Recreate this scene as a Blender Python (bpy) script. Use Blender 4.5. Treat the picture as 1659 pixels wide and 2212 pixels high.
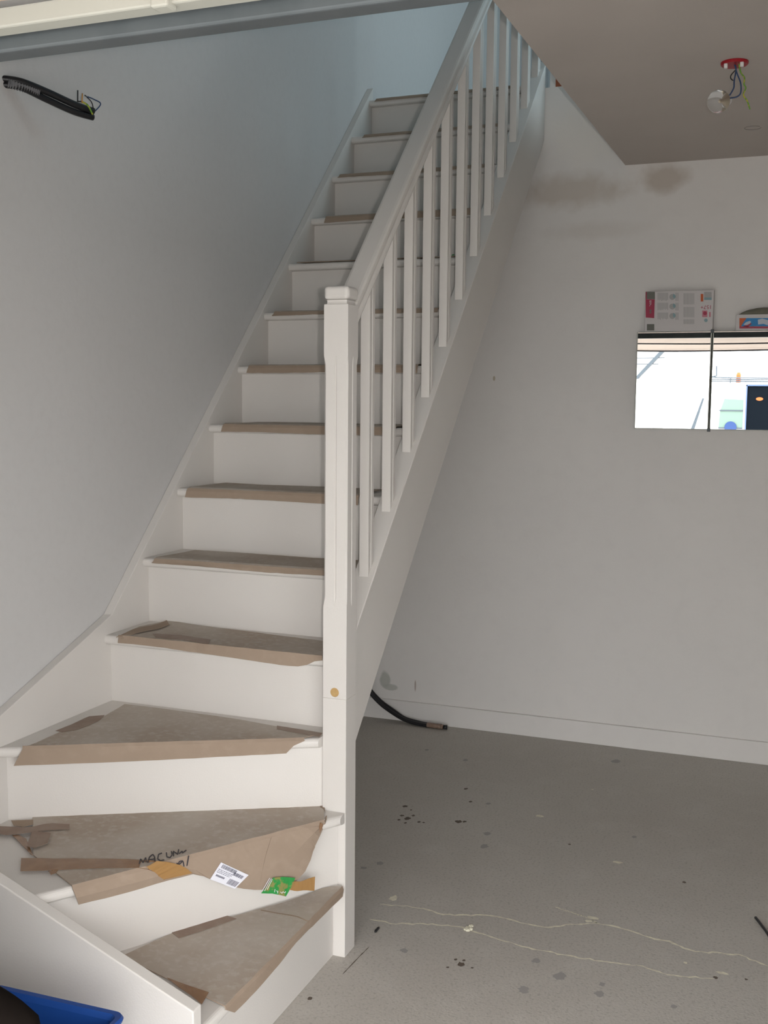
import bpy, bmesh, math, random
from mathutils import Vector, Matrix, noise as mnoise
R_ = random.Random(4)
S = bpy.context.scene
for o in list(bpy.data.objects): bpy.data.objects.remove(o)
COL = S.collection

# ------------------------------------------------------------------ camera
IW, IH, F = 1659.0, 2212.0, 2374.55
CX, CY, CZ = 1.9235, -2.6264, 1.4874
YAW, PITCH, ROLL = .3725, -.1017, .0087
FWD = Vector((-math.sin(YAW)*math.cos(PITCH), math.cos(YAW)*math.cos(PITCH), math.sin(PITCH)))
r0 = Vector((math.cos(YAW), math.sin(YAW), 0)); u0 = r0.cross(FWD)
RT = r0*math.cos(ROLL)+u0*math.sin(ROLL); UP = -r0*math.sin(ROLL)+u0*math.cos(ROLL)
cam = bpy.data.cameras.new('camera'); co = bpy.data.objects.new('camera', cam); COL.objects.link(co)
cam.sensor_fit = 'HORIZONTAL'; cam.sensor_width = 36; cam.lens = 36*F/IW
cam.clip_start = .05; cam.clip_end = 200
m = Matrix((RT, UP, -FWD)).transposed().to_4x4(); m.translation = Vector((CX, CY, CZ)); co.matrix_world = m
S.camera = co
CAM = Vector((CX, CY, CZ))
def ray(u, v): return FWD+RT*((u-829.5)/F)-UP*((v-1106)/F)
def on(u, v, ax, val):
    d = ray(u, v); i = 'xyz'.index(ax); return CAM+d*((val-CAM[i])/d[i])
def onplane(u, v, p0, n):
    d = ray(u, v); return CAM+d*(((p0-CAM).dot(n))/d.dot(n))

# ------------------------------------------------------------------ world, lamps, exposure
w = bpy.data.worlds.new('sky'); S.world = w; w.use_nodes = True
bg = w.node_tree.nodes['Background']; bg.inputs[0].default_value = (.965, .985, 1.0, 1); bg.inputs[1].default_value = 7.8
S.view_settings.view_transform = 'Standard'; S.view_settings.look = 'None'
S.view_settings.gamma = 1; S.view_settings.use_curve_mapping = False
S.view_settings.exposure = -0.13
def area(name, loc, rot, sx, sy, e, col):
    l = bpy.data.lights.new(name, 'AREA'); l.shape = 'RECTANGLE'; l.size = sx; l.size_y = sy; l.energy = e; l.color = col
    o = bpy.data.objects.new(name, l); COL.objects.link(o); o.location = loc; o.rotation_euler = rot; return o
# daylight entering the upper floor window (blue sky side)
area('upper_window_daylight', (2.95, 2.4, 3.95), (0, math.radians(90), 0), 1.4, 1.5, 29, (.56, .82, .94))
# the photographer's small flash, just beside the lens
fl = bpy.data.lights.new('camera_flash', 'SPOT'); fl.energy = 85; fl.shadow_soft_size = .012; fl.color = (1, .955, .925)
fl.spot_size = math.radians(75); fl.spot_blend = .6
fo = bpy.data.objects.new('camera_flash', fl); COL.objects.link(fo)
fm = Matrix((RT, UP, -FWD)).transposed().to_4x4(); fm.translation = CAM+RT*.055+UP*.01; fo.matrix_world = fm

# ------------------------------------------------------------------ materials
def mat(name, col, rough=.6, metal=0, spec=.4, noise=None, bump=0, bscale=200, trans=0, emit=None, alpha=1, ior=1.45):
    m = bpy.data.materials.new(name); m.use_nodes = True; nt = m.node_tree; b = nt.nodes['Principled BSDF']
    b.inputs['Base Color'].default_value = (*col, 1); b.inputs['Roughness'].default_value = rough
    b.inputs['Metallic'].default_value = metal; b.inputs['Specular IOR Level'].default_value = spec
    b.inputs['Transmission Weight'].default_value = trans; b.inputs['IOR'].default_value = ior
    if alpha < 1: b.inputs['Alpha'].default_value = alpha
    geo = nt.nodes.new('ShaderNodeNewGeometry')
    cur = None
    if noise:
        for (sc, c2, lo, hi, f, det) in noise:
            n = nt.nodes.new('ShaderNodeTexNoise'); n.inputs['Scale'].default_value = sc; n.inputs['Detail'].default_value = det
            nt.links.new(geo.outputs['Position'], n.inputs['Vector'])
            mr = nt.nodes.new('ShaderNodeMapRange'); mr.inputs[1].default_value = lo; mr.inputs[2].default_value = hi
            mr.inputs[3].default_value = 0; mr.inputs[4].default_value = f
            nt.links.new(n.outputs['Fac'], mr.inputs[0])
            mx = nt.nodes.new('ShaderNodeMix'); mx.data_type = 'RGBA'
            nt.links.new(mr.outputs[0], mx.inputs[0]); mx.inputs[7].default_value = (*c2, 1)
            if cur is None: mx.inputs[6].default_value = (*col, 1)
            else: nt.links.new(cur, mx.inputs[6])
            cur = mx.outputs[2]
        nt.links.new(cur, b.inputs['Base Color'])
    if bump:
        n = nt.nodes.new('ShaderNodeTexNoise'); n.inputs['Scale'].default_value = bscale; n.inputs['Detail'].default_value = 4
        nt.links.new(geo.outputs['Position'], n.inputs['Vector'])
        bp = nt.nodes.new('ShaderNodeBump'); bp.inputs['Strength'].default_value = bump; bp.inputs['Distance'].default_value = .002
        nt.links.new(n.outputs['Fac'], bp.inputs['Height']); nt.links.new(bp.outputs[0], b.inputs['Normal'])
    if emit:
        b.inputs['Emission Color'].default_value = (*emit[0], 1); b.inputs['Emission Strength'].default_value = emit[1]
    return m
def blobs(m, lst, amp=.5, nscale=14):
    """stains with a shape of their own: (centre, radii, colour, strength, softness)"""
    nt = m.node_tree; b = nt.nodes['Principled BSDF']
    geo = [n for n in nt.nodes if n.type == 'NEW_GEOMETRY'][0]
    nz = nt.nodes.new('ShaderNodeTexNoise'); nz.inputs['Scale'].default_value = nscale; nz.inputs['Detail'].default_value = 5
    nt.links.new(geo.outputs['Position'], nz.inputs['Vector'])
    for (c, rad, col, st, soft) in lst:
        s = nt.nodes.new('ShaderNodeVectorMath'); s.operation = 'SUBTRACT'; s.inputs[1].default_value = c
        nt.links.new(geo.outputs['Position'], s.inputs[0])
        d = nt.nodes.new('ShaderNodeVectorMath'); d.operation = 'DIVIDE'; d.inputs[1].default_value = rad; nt.links.new(s.outputs[0], d.inputs[0])
        l = nt.nodes.new('ShaderNodeVectorMath'); l.operation = 'LENGTH'; nt.links.new(d.outputs[0], l.inputs[0])
        ma = nt.nodes.new('ShaderNodeMath'); ma.operation = 'MULTIPLY_ADD'; ma.inputs[1].default_value = amp*2; nt.links.new(nz.outputs['Fac'], ma.inputs[0])
        sb = nt.nodes.new('ShaderNodeMath'); sb.operation = 'SUBTRACT'; sb.inputs[1].default_value = amp; nt.links.new(l.outputs['Value'], sb.inputs[0])
        nt.links.new(sb.outputs[0], ma.inputs[2])
        mr = nt.nodes.new('ShaderNodeMapRange'); mr.inputs[1].default_value = 1.0; mr.inputs[2].default_value = 1.0-soft
        mr.inputs[3].default_value = 0; mr.inputs[4].default_value = st; nt.links.new(ma.outputs[0], mr.inputs[0])
        mx = nt.nodes.new('ShaderNodeMix'); mx.data_type = 'RGBA'; nt.links.new(mr.outputs[0], mx.inputs[0]); mx.inputs[7].default_value = (*col, 1)
        src = b.inputs['Base Color'].links
        if src: nt.links.new(src[0].from_socket, mx.inputs[6])
        else: mx.inputs[6].default_value = b.inputs['Base Color'].default_value
        nt.links.new(mx.outputs[2], b.inputs['Base Color'])

M = {}
M['paint'] = mat('stair_paint', (.66, .63, .595), .45, noise=[(5, (.63, .60, .565), .4, .7, .5, 3)], bump=.15, bscale=260)
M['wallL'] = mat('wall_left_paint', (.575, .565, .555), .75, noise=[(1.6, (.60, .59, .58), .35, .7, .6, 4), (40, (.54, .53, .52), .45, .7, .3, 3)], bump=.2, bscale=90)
M['wallB'] = mat('wall_back_paint', (.72, .695, .67), .75, noise=[(2.2, (.755, .73, .70), .35, .7, .7, 5), (18, (.68, .655, .63), .5, .75, .3, 4)], bump=.25, bscale=70)
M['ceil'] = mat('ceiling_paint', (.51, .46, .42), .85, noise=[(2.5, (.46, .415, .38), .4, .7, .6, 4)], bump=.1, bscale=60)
M['upper'] = mat('upper_wall_paint', (.62, .64, .65), .8, noise=[(2, (.6, .62, .63), .4, .7, .5, 3)])
M['concrete'] = mat('concrete_floor', (.50, .475, .435), .75, noise=[(1.3, (.45, .42, .38), .35, .65, .7, 5), (9, (.53, .505, .465), .5, .75, .6, 6), (120, (.26, .24, .21), .52, .72, .5, 3), (300, (.47, .45, .42), .55, .72, .6, 2)], bump=.4, bscale=160)
M['driveway'] = mat('driveway_gravel', (.36, .35, .33), .9, noise=[(30, (.30, .29, .27), .4, .7, .6, 4)])
M['card'] = mat('cardboard', (.33, .255, .195), .85, spec=.15, noise=[(6, (.295, .225, .17), .4, .7, .7, 5), (35, (.37, .29, .225), .5, .75, .5, 4)], bump=.3, bscale=45)
M['dust'] = mat('dusty_cardboard', (.41, .345, .285), .95, spec=.1, noise=[(4, (.50, .455, .40), .38, .64, .8, 7), (60, (.56, .53, .49), .5, .75, .5, 4)], bump=.3, bscale=45)
M['tape'] = mat('brown_packing_tape', (.235, .13, .07), .25, spec=.6, noise=[(30, (.30, .18, .10), .45, .7, .6, 3)])
M['tapedark'] = mat('dusty_brown_tape', (.23, .155, .115), .5, spec=.4, noise=[(25, (.30, .23, .18), .4, .7, .6, 4)])
M['amber'] = mat('glossy_amber_tape', (.34, .19, .07), .12, spec=.7)
M['greentape'] = mat('green_tape', (.03, .27, .06), .25, spec=.6, noise=[(60, (.30, .23, .08), .5, .6, .8, 2)])
M['ink'] = mat('marker_ink', (.045, .04, .045), .6)
M['label'] = mat('label_paper', (.74, .74, .80), .5)
M['print'] = mat('label_print', (.10, .10, .14), .6)
M['wood'] = mat('wood_plug', (.50, .33, .14), .6, noise=[(80, (.36, .22, .08), .45, .7, .7, 3)])
M['steel'] = mat('galvanised_steel', (.085, .095, .10), .5, metal=.3, noise=[(14, (.06, .07, .075), .4, .7, .7, 4)], bump=.1, bscale=60)
M['cream'] = mat('cream_plastic', (.34, .335, .295), .5)
M['peach'] = mat('peach_door_panel', (.42, .325, .265), .6, noise=[(3, (.39, .30, .24), .4, .7, .4, 3)])
M['black'] = mat('black_plastic', (.012, .012, .014), .35, spec=.5)
M['greytube'] = mat('grey_corrugated_plastic', (.19, .19, .20), .4)
M['blue'] = mat('blue_plastic', (.010, .055, .25), .5, spec=.5, noise=[(5, (.014, .075, .32), .4, .7, .6, 3)])
M['rag'] = mat('dark_cloth', (.008, .006, .005), .95, spec=.05)
M['red'] = mat('red_plastic', (.33, .012, .02), .4)
M['whiteplastic'] = mat('white_plastic', (.72, .70, .68), .4)
M['yellow'] = mat('yellow_green_wire', (.42, .40, .05), .5, noise=[(70, (.12, .30, .04), .48, .52, .95, 1)])
M['bluewire'] = mat('blue_wire', (.03, .06, .14), .5)
M['browire'] = mat('black_wire', (.012, .012, .013), .5)
M['orangewire'] = mat('orange_wire', (.45, .22, .04), .5)
M['glass'] = mat('bulb_glass', (.95, .97, .98), .05, trans=.93, ior=1.25)
M['brass'] = mat('bulb_metal', (.6, .5, .35), .35, metal=.9)
M['mirror'] = mat('mirror_silver', (.93, .95, .95), .0, metal=1)
M['mirroredge'] = mat('mirror_edge', (.46, .47, .42), .4)
M['boxw'] = mat('white_carton', (.56, .53, .52), .5)
M['crimson'] = mat('crimson_print', (.33, .02, .06), .45)
M['greyprint'] = mat('grey_print', (.37, .36, .35), .6)
M['darkprint'] = mat('dark_olive_print', (.14, .14, .12), .6)
M['teal'] = mat('teal_print', (.22, .33, .35), .6)
M['orange'] = mat('orange_print', (.50, .10, .02), .5)
M['pink'] = mat('pink_print', (.50, .18, .22), .5)
M['cyan'] = mat('blue_print', (.015, .20, .46), .5)
M['pale'] = mat('pale_print', (.48, .52, .58), .5)
M['sponge'] = mat('grey_olive_cloth', (.155, .15, .115), .95, noise=[(50, (.19, .18, .14), .4, .7, .6, 4)])
M['brick'] = mat('brick', (.38, .13, .07), .9, noise=[(30, (.30, .10, .06), .4, .7, .6, 3)])
M['vanwhite'] = mat('van_white_paint', (.86, .87, .88), .3)
M['vanblue'] = mat('van_window_seal', (.08, .12, .22), .5)
M['vanshade'] = mat('van_interior_shade', (.006, .008, .011), .9, spec=0)  # black stands in for the shade inside the van
M['tyre'] = mat('tyre_rubber', (.02, .02, .02), .8)
M['vanglass'] = mat('van_glass', (.15, .22, .18), .3)
M['seat'] = mat('van_seat', (.03, .06, .17), .8)
M['greyrail'] = mat('grey_rail', (.07, .085, .10), .6)
M['housewall'] = mat('house_render', (.80, .78, .74), .9)
M['crack'] = mat('crack_filler', (.80, .77, .62), .8, noise=[(60, (.62, .58, .48), .4, .6, .8, 3)])
M['spot'] = mat('dark_floor_stain', (.12, .095, .075), .8)
M['spotg'] = mat('grey_floor_stain', (.33, .315, .30), .8)
M['plaster'] = mat('plaster_lump', (.66, .63, .50), .8)
M['pencil'] = mat('pencil_mark', (.22, .20, .18), .8)

# ------------------------------------------------------------------ object helpers
def link(name, bm, m, parent=None, smooth=False, autosm=None):
    me = bpy.data.meshes.new(name); bmesh.ops.recalc_face_normals(bm, faces=bm.faces); bm.to_mesh(me); bm.free()
    if smooth:
        for p in me.polygons: p.use_smooth = True
    o = bpy.data.objects.new(name, me); COL.objects.link(o)
    for mm in (m if isinstance(m, (list, tuple)) else [m]): me.materials.append(M[mm])
    if parent:
        o.parent = parent; o.matrix_parent_inverse = Matrix.Translation(-parent.location)
    return o
def thing(name, label, cat, loc=(0, 0, 0), group=None):
    o = bpy.data.objects.new(name, None); COL.objects.link(o); o.location = loc; o.empty_display_size = .1
    o['label'] = label; o['category'] = cat
    if group: o['group'] = group
    return o
def tag(o, label, cat, group=None):
    o['label'] = label; o['category'] = cat
    if group: o['group'] = group
    return o
def struct(name, bm, m):
    o = link(name, bm, m); o['kind'] = 'structure'; return o
def box(bm, x0, x1, y0, y1, z0, z1, bev=0, seg=2):
    vs = [bm.verts.new((x, y, z)) for x in (x0, x1) for y in (y0, y1) for z in (z0, z1)]
    fs = [(0, 1, 3, 2), (4, 6, 7, 5), (0, 4, 5, 1), (2, 3, 7, 6), (0, 2, 6, 4), (1, 5, 7, 3)]
    ff = [bm.faces.new([vs[i] for i in f]) for f in fs]
    if bev:
        es = list({e for f in ff for e in f.edges})
        bmesh.ops.bevel(bm, geom=es, offset=bev, segments=seg, affect='EDGES', profile=.5)
    return bm
def nb(): return bmesh.new()
def prism(bm, pts, a, b, axis='z', bev=0, bevtest=None, seg=3):
    """polygon pts (2d) extruded along axis from a to b"""
    def P(p, t):
        if axis == 'z': return (p[0], p[1], t)
        if axis == 'x': return (t, p[0], p[1])
        return (p[0], t, p[1])
    lo = [bm.verts.new(P(p, a)) for p in pts]; hi = [bm.verts.new(P(p, b)) for p in pts]
    n = len(pts); fs = [bm.faces.new(lo), bm.faces.new(hi)]
    for i in range(n): fs.append(bm.faces.new([lo[i], lo[(i+1) % n], hi[(i+1) % n], hi[i]]))
    bmesh.ops.recalc_face_normals(bm, faces=fs)
    if bev:
        es = [e for e in {e for f in fs for e in f.edges} if (bevtest is None or bevtest(e))]
        bmesh.ops.bevel(bm, geom=es, offset=bev, segments=seg, affect='EDGES', profile=.5)
    return bm
def tube(bm, pts, r, n=10, caps=True, rfun=None, sub=0):
    pts = [Vector(p) for p in pts]
    if sub:
        out = []
        for i in range(len(pts)-1):
            p0 = pts[max(i-1, 0)]; p1 = pts[i]; p2 = pts[i+1]; p3 = pts[min(i+2, len(pts)-1)]
            for k in range(sub):
                t = k/sub
                out.append(.5*((2*p1)+(-p0+p2)*t+(2*p0-5*p1+4*p2-p3)*t*t+(-p0+3*p1-3*p2+p3)*t**3))
        out.append(pts[-1]); pts = out
    rings = []; up = None
    for i, p in enumerate(pts):
        t = (pts[min(i+1, len(pts)-1)]-pts[max(i-1, 0)]).normalized()
        if up is None:
            up = Vector((0, 0, 1)) if abs(t.z) < .9 else Vector((1, 0, 0))
        a = t.cross(up).normalized(); b = a.cross(t).normalized(); up = b
        rr = r if rfun is None else rfun(i, len(pts))
        rings.append([bm.verts.new(p+(a*math.cos(2*math.pi*k/n)+b*math.sin(2*math.pi*k/n))*rr) for k in range(n)])
    for i in range(len(rings)-1):
        for k in range(n): bm.faces.new([rings[i][k], rings[i][(k+1) % n], rings[i+1][(k+1) % n], rings[i+1][k]])
    if caps: bm.faces.new(rings[0]); bm.faces.new(rings[-1][::-1])
    return bm
def lathe(bm, c, prof, n=24, axis='z'):
    rings = []
    for (r, h) in prof:
        ring = []
        for k in range(n):
            a = 2*math.pi*k/n; u, v = r*math.cos(a), r*math.sin(a)
            ring.append(bm.verts.new(Vector(c)+(Vector((u, v, h)) if axis == 'z' else Vector((u, h, v)) if axis == 'y' else Vector((h, u, v)))))
        rings.append(ring)
    for i in range(len(rings)-1):
        for k in range(n): bm.faces.new([rings[i][k], rings[i][(k+1) % n], rings[i+1][(k+1) % n], rings[i+1][k]])
    bm.faces.new(rings[0]); bm.faces.new(rings[-1][::-1])
    return bm
def resample(pts, n):
    pts = [Vector(p) for p in pts]; L = [0]
    for a, b in zip(pts, pts[1:]): L.append(L[-1]+(b-a).length)
    out = []
    for i in range(n):
        t = L[-1]*i/(n-1); k = 0
        while k < len(L)-2 and L[k+1] < t: k += 1
        f = (t-L[k])/max(L[k+1]-L[k], 1e-9); out.append(pts[k].lerp(pts[k+1], min(max(f, 0), 1)))
    return out
def sheet(bm, rows, th=.0025, jit=.0, flip=False):
    """a bent thin sheet through rows of 3d points, with real thickness"""
    vr = []
    for r in rows:
        vr.append([bm.verts.new(p+Vector((R_.uniform(-jit, jit), R_.uniform(-jit, jit), R_.uniform(0, jit)))) for p in r])
    fs = []
    for a, b in zip(vr, vr[1:]):
        for i in range(len(a)-1): fs.append(bm.faces.new([a[i], a[i+1], b[i+1], b[i]]))
    bmesh.ops.recalc_face_normals(bm, faces=fs)
    # point the normals up or towards the room, then thicken
    s = sum((f.normal.z-f.normal.y*.5 for f in fs))
    if s < 0: bmesh.ops.reverse_faces(bm, faces=fs)
    bmesh.ops.solidify(bm, geom=fs, thickness=-th)
    return bm

# ------------------------------------------------------------------ shell
YB, ZC, XE = 2.074, 2.4595, 1.1434
RISE, GO, NOS = .20, .2001, .0314
SX, WI, WO = .0297, .7424, .8047
JX, JR = .70, 2.25
YD = -1.38      # garage door plane
bm = nb(); box(bm, -.1, 3.6, YD-.05, YB+.15, -.1, 0); floor = struct('floor', bm, 'concrete')
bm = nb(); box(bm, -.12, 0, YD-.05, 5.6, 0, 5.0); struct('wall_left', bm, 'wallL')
blobs(M['wallB'], [((.92, YB, 2.37), (.30, .2, .09), (.53, .47, .41), .75, .6),
                   ((1.30, YB, 2.40), (.12, .2, .075), (.49, .43, .37), .8, .6),
                   ((.98, YB, 2.60), (.20, .2, .16), (.76, .72, .67), .75, .5),
                   ((1.02, YB, 2.20), (.26, .2, .05), (.55, .50, .45), .35, .7),
                   ((.100, YB, .185), (.030, .2, .045), (.43, .44, .40), .85, .25),
                   ((.125, YB, .150), (.040, .2, .018), (.43, .44, .40), .8, .25),
                   ((.25, YB, .17), (.005, .2, .03), (.30, .22, .18), .7, .3),
                   ((.60, YB, 1.585), (.006, .2, .012), (.42, .36, .25), .8, .3)], amp=.4, nscale=16)
bm = nb(); box(bm, -.1, 3.6, YB, YB+.13, 0, ZC); box(bm, -.1, XE+.02, YB, YB+.13, ZC, 2.80); struct('wall_back', bm, 'wallB')
bm = nb(); box(bm, 3.4, 3.52, YD-.05, YB+.13, 0, 2.8); struct('wall_right', bm, 'wallB')
# front wall with the garage opening (right edge unseen, set in to dim the side light)
bm = nb(); box(bm, -.1, JX, YD-.07, YD+.03, 0, 2.8); box(bm, JX, JR, YD-.07, YD+.03, 2.0, 2.8); box(bm, JR, 3.52, YD-.07, YD+.03, 0, 2.8)
struct('wall_front', bm, 'wallB')
bm = nb(); box(bm, XE, 3.52, YD-.05, YB+.02, ZC, 2.80); box(bm, 0, XE, YD-.05, -.25, ZC, 2.80); struct('ceiling', bm, 'ceil')
# upper floor shell: slab beyond the wall, walls, roof, window opening on the right
bm = nb(); box(bm, 0, 3.1, YB+.13, 5.6, 2.55, 2.79); struct('floor_upper', bm, 'ceil')
bm = nb(); box(bm, 0, 3.1, 5.5, 5.6, 2.8, 5.0); struct('wall_upper_back', bm, 'upper')
bm = nb(); box(bm, 0, 3.1, YD-.05, YD+.05, 2.8, 5.0); struct('wall_upper_front', bm, 'upper')
bm = nb(); box(bm, 3.0, 3.1, YD-.05, 2.2, 2.8, 5.0); box(bm, 3.0, 3.1, 3.0, 5.6, 2.8, 5.0); box(bm, 3.0, 3.1, 2.2, 3.0, 2.8, 3.65); box(bm, 3.0, 3.1, 2.2, 3.0, 4.35, 5.0)
struct('wall_upper_right', bm, 'upper')
bm = nb(); box(bm, -.1, 3.2, YD-.05, 5.6, 5.0, 5.1); struct('ceiling_upper', bm, 'upper')
bm = nb(); box(bm, 3.03, 3.07, 2.2, 2.25, 3.65, 4.35); box(bm, 3.03, 3.07, 2.95, 3.0, 3.65, 4.35); box(bm, 3.03, 3.07, 2.2, 3.0, 3.65, 3.7); box(bm, 3.03, 3.07, 2.2, 3.0, 4.3, 4.35)
struct('window_1', bm, 'whiteplastic')
bm = nb(); box(bm, 0, 3.4, YB-.014, YB, 0, .095, .002); struct('baseboard_back', bm, 'wallB')
# edge trim and brick stub standing on the back wall at the stair head
bm = nb(); box(bm, .818, .842, YB+.004, YB+.05, 2.80, 2.88); struct('trim_1', bm, 'whiteplastic')
bm = nb(); box(bm, .8425, 1.02, YB+.002, YB+.12, 2.80, 2.87); struct('wall_stub', bm, 'brick')
# ceiling pencil ring
bm = nb()
cr = on(1626, 276, 'z', ZC)
tube(bm, [(cr.x+.028*math.cos(a*math.pi/12), cr.y+.028*math.sin(a*math.pi/12), ZC-.0004) for a in range(0, 23)], .0009, 6)
o = link('ceiling_ring_mark', bm, 'pencil', bpy.data.objects['ceiling'])

# steel frame tube, cream rail and open door canopy above the opening
fr = thing('garage_door', 'open up and over garage door held horizontal above the entrance', 'garage door', (.6, YD, 1.937)); del fr['label']; del fr['category']
fr.name = 'door_1'; fr['kind'] = 'structure'
bm = nb(); box(bm, .3, JR+.05, YD-.036, YD, 1.937, 1.972, .004, 3); link('frame_tube', bm, 'steel', fr)
bm = nb(); box(bm, .3, JR+.05, YD-.075, YD-.045, 1.953, 1.978, .003, 2); link('cream_rail', bm, 'cream', fr)
c = on(347, 10, 'y', YD-.08); bm = nb(); box(bm, c.x-.012, c.x+.012, YD-.085, YD-.062, 1.9475, 1.962, .003, 2); link('rail_clip', bm, 'cream', fr)
bm = nb(); prism(bm, [(YD-.08, 1.983), (-3.72, 1.955), (-3.72, 1.995), (YD-.08, 2.02)], .35, 3.0, 'x'); link('door_panel', bm, 'peach', fr)
bm = nb()
tube(bm, [(.35, -2.35, 1.955), (1.2, -2.38, 1.945), (2.2, -2.33, 1.95), (3.0, -2.36, 1.95)], .006, 6, sub=6)
tube(bm, [(.35, -3.55, 1.948), (1.0, -3.5, 1.94), (2.2, -3.3, 1.944), (3.0, -3.25, 1.946)], .008, 6, sub=6)
link('door_cable', bm, 'black', fr)

# ------------------------------------------------------------------ floor marks (flat marks on the slab)
def ribbon(bm, pts, wd, z, jit=0):
    pts = [Vector((p[0], p[1], z)) for p in pts]
    L = []; 
    for i, p in enumerate(pts):
        t = (pts[min(i+1, len(pts)-1)]-pts[max(i-1, 0)]).normalized(); n = Vector((-t.y, t.x, 0))
        ww = wd*(.45+R_.random()*1.0)
        if i in (0, len(pts)-1): ww *= .2
        L.append((bm.verts.new(p+n*ww/2), bm.verts.new(p-n*ww/2)))
    for a, b in zip(L, L[1:]): bm.faces.new([a[0], a[1], b[1], b[0]])
def crk(px, n=60, wd=.006, jt=.004):
    w_ = [on(u, v, 'z', 0) for u, v in px]; pts = resample(w_, n)
    return [(p.x+R_.uniform(-jt, jt), p.y+R_.uniform(-jt, jt)) for p in pts]
cr_px = [[(800, 1985), (850, 1996), (930, 1996), (990, 2002), (1025, 2012), (1090, 2033), (1150, 2050), (1230, 2066), (1300, 2076), (1380, 2086), (1450, 2108), (1540, 2114)],
         [(820, 1953), (900, 1960), (960, 1976), (1060, 1978), (1130, 1994), (1180, 2003), (1230, 1998), (1290, 1994), (1350, 2008), (1400, 2025), (1450, 2036), (1500, 2056), (1560, 2060), (1600, 2064), (1659, 2088)],
         [(1200, 1960), (1275, 1985), (1290, 1994)]]
for i, c in enumerate(cr_px):
    bm = nb(); ribbon(bm, crk(c, 70), (.0055, .0065, .004)[i], .0006); link('floor_crack', bm, 'crack', floor)
def splat(u, v, rx, m, ry=None):
    p = on(u, v, 'z', 0); ry = ry or rx; bm = nb(); n = 14
    a0 = R_.random()*6
    vs = [bm.verts.new((p.x+rx*math.cos(a*2*math.pi/n)*(.6+.6*R_.random()), p.y+ry*math.sin(a*2*math.pi/n)*(.6+.6*R_.random()), .0005)) for a in range(n)]
    bm.faces.new(vs); link('floor_spot', bm, m, floor)
for (u, v, r_, k) in [(875, 1742, .010, 0), (868, 1762, .008, 0), (880, 1768, .012, 0), (893, 1762, .007, 0), (876, 1778, .006, 0), (905, 1776, .006, 0), (862, 1771, .006, 0), (915, 1777, .005, 0), (888, 1750, .005, 0),
                      (990, 1775, .012, 0), (1003, 1775, .008, 0), (1006, 1704, .008, 0), (1016, 1732, .007, 0), (1055, 1736, .010, 1), (1052, 1801, .013, 1), (1046, 1828, .016, 1), (1370, 1808, .009, 1), (1230, 1824, .005, 0),
                      (873, 2054, .011, 1), (995, 2083, .011, 0), (984, 2073, .005, 0), (1002, 2075, .005, 0), (967, 2090, .004, 0), (1020, 2091, .004, 0), (1157, 2076, .012, 1), (1210, 2110, .018, 1), (1295, 2147, .014, 1), (1300, 2126, .009, 1), (1131, 2138, .015, 1), (1456, 2175, .008, 1),
                      (785, 1875, .010, 1), (670, 2157, .007, 0), (640, 2190, .0, 0), (1478, 1906, .006, 0), (1005, 1642, .012, 1), (922, 1620, .010, 1), (1330, 1645, .02, 1), (821, 1865, .013, 1), (1546, 2112, .006, 0), (1612, 2116, .005, 0)]:
    if r_: splat(u, v, r_, ('spot', 'spotg')[k], r_*1.2)
# white filler smears
for (u, v, rx, ry) in [(1280, 1983, .020, .012), (1272, 1990, .012, .010), (1165, 1763, .016, .012), (1280, 1706, .005, .005), (850, 1941, .014, .02), (1335, 1863, .016, .010), (1480, 2080, .006, .006), (1560, 2102, .016, .008)]:
    splat(u, v, rx, 'crack', ry)
# small things lying on the floor
bm = nb(); pc = on(1011, 2006, 'z', 0)
for i in range(7):
    bmesh.ops.create_icosphere(bm, subdivisions=2, radius=.005+.004*R_.random(), matrix=Matrix.Translation((pc.x+R_.uniform(-.009, .012), pc.y+R_.uniform(-.014, .016), .003)))
for v_ in bm.verts: v_.co.z = max(.0003, v_.co.z*.6+R_.uniform(-.001, .001))
tag(link('plaster_lump', bm, 'plaster'), 'small cream lump of dried plaster stuck on the cracked concrete floor', 'plaster')
bm = nb(); p1 = on(810, 2016, 'z', 0); p2 = on(819, 2006, 'z', 0)
tube(bm, [(p1.x, p1.y, .0037), ((p1.x+p2.x)/2, (p1.y+p2.y)/2, .0042), (p2.x, p2.y, .004)], .0035, 8, rfun=lambda i, n: .002 if i in (0, n-1) else .0035, sub=3)
tag(link('debris_stub', bm, 'black', smooth=True), 'tiny black stub lying on the floor right of the newel post', 'debris')
bm = nb(); q1 = on(1632, 1985, 'z', 0); q2 = on(1645, 2002, 'z', 0); q3 = on(1659, 2022, 'z', 0); q4 = on(1690, 2080, 'z', 0)
tube(bm, [(q.x, q.y, .0045) for q in (q1, q2, q3, q4)], .004, 8, sub=5)
tag(link('black_cable', bm, 'black', smooth=True), 'thin black cable end on the concrete at the right edge of the picture', 'cable')
bm = nb(); s1 = on(740, 2105, 'z', 0); s2 = on(775, 2068, 'z', 0); s3 = on(798, 2045, 'z', 0)
ribbon(bm, [(p.x, p.y) for p in resample([s1, s2, s3], 12)], .003, .0006); link('floor_scratch', bm, 'spot', floor)
s1 = on(800, 1605, 'z', 0)

# ------------------------------------------------------------------ staircase
ST = thing('staircase', 'cream white wooden quarter turn staircase with balustrade rising along the left wall', 'staircase', (.4, 0, 0))
N = Vector
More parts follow.
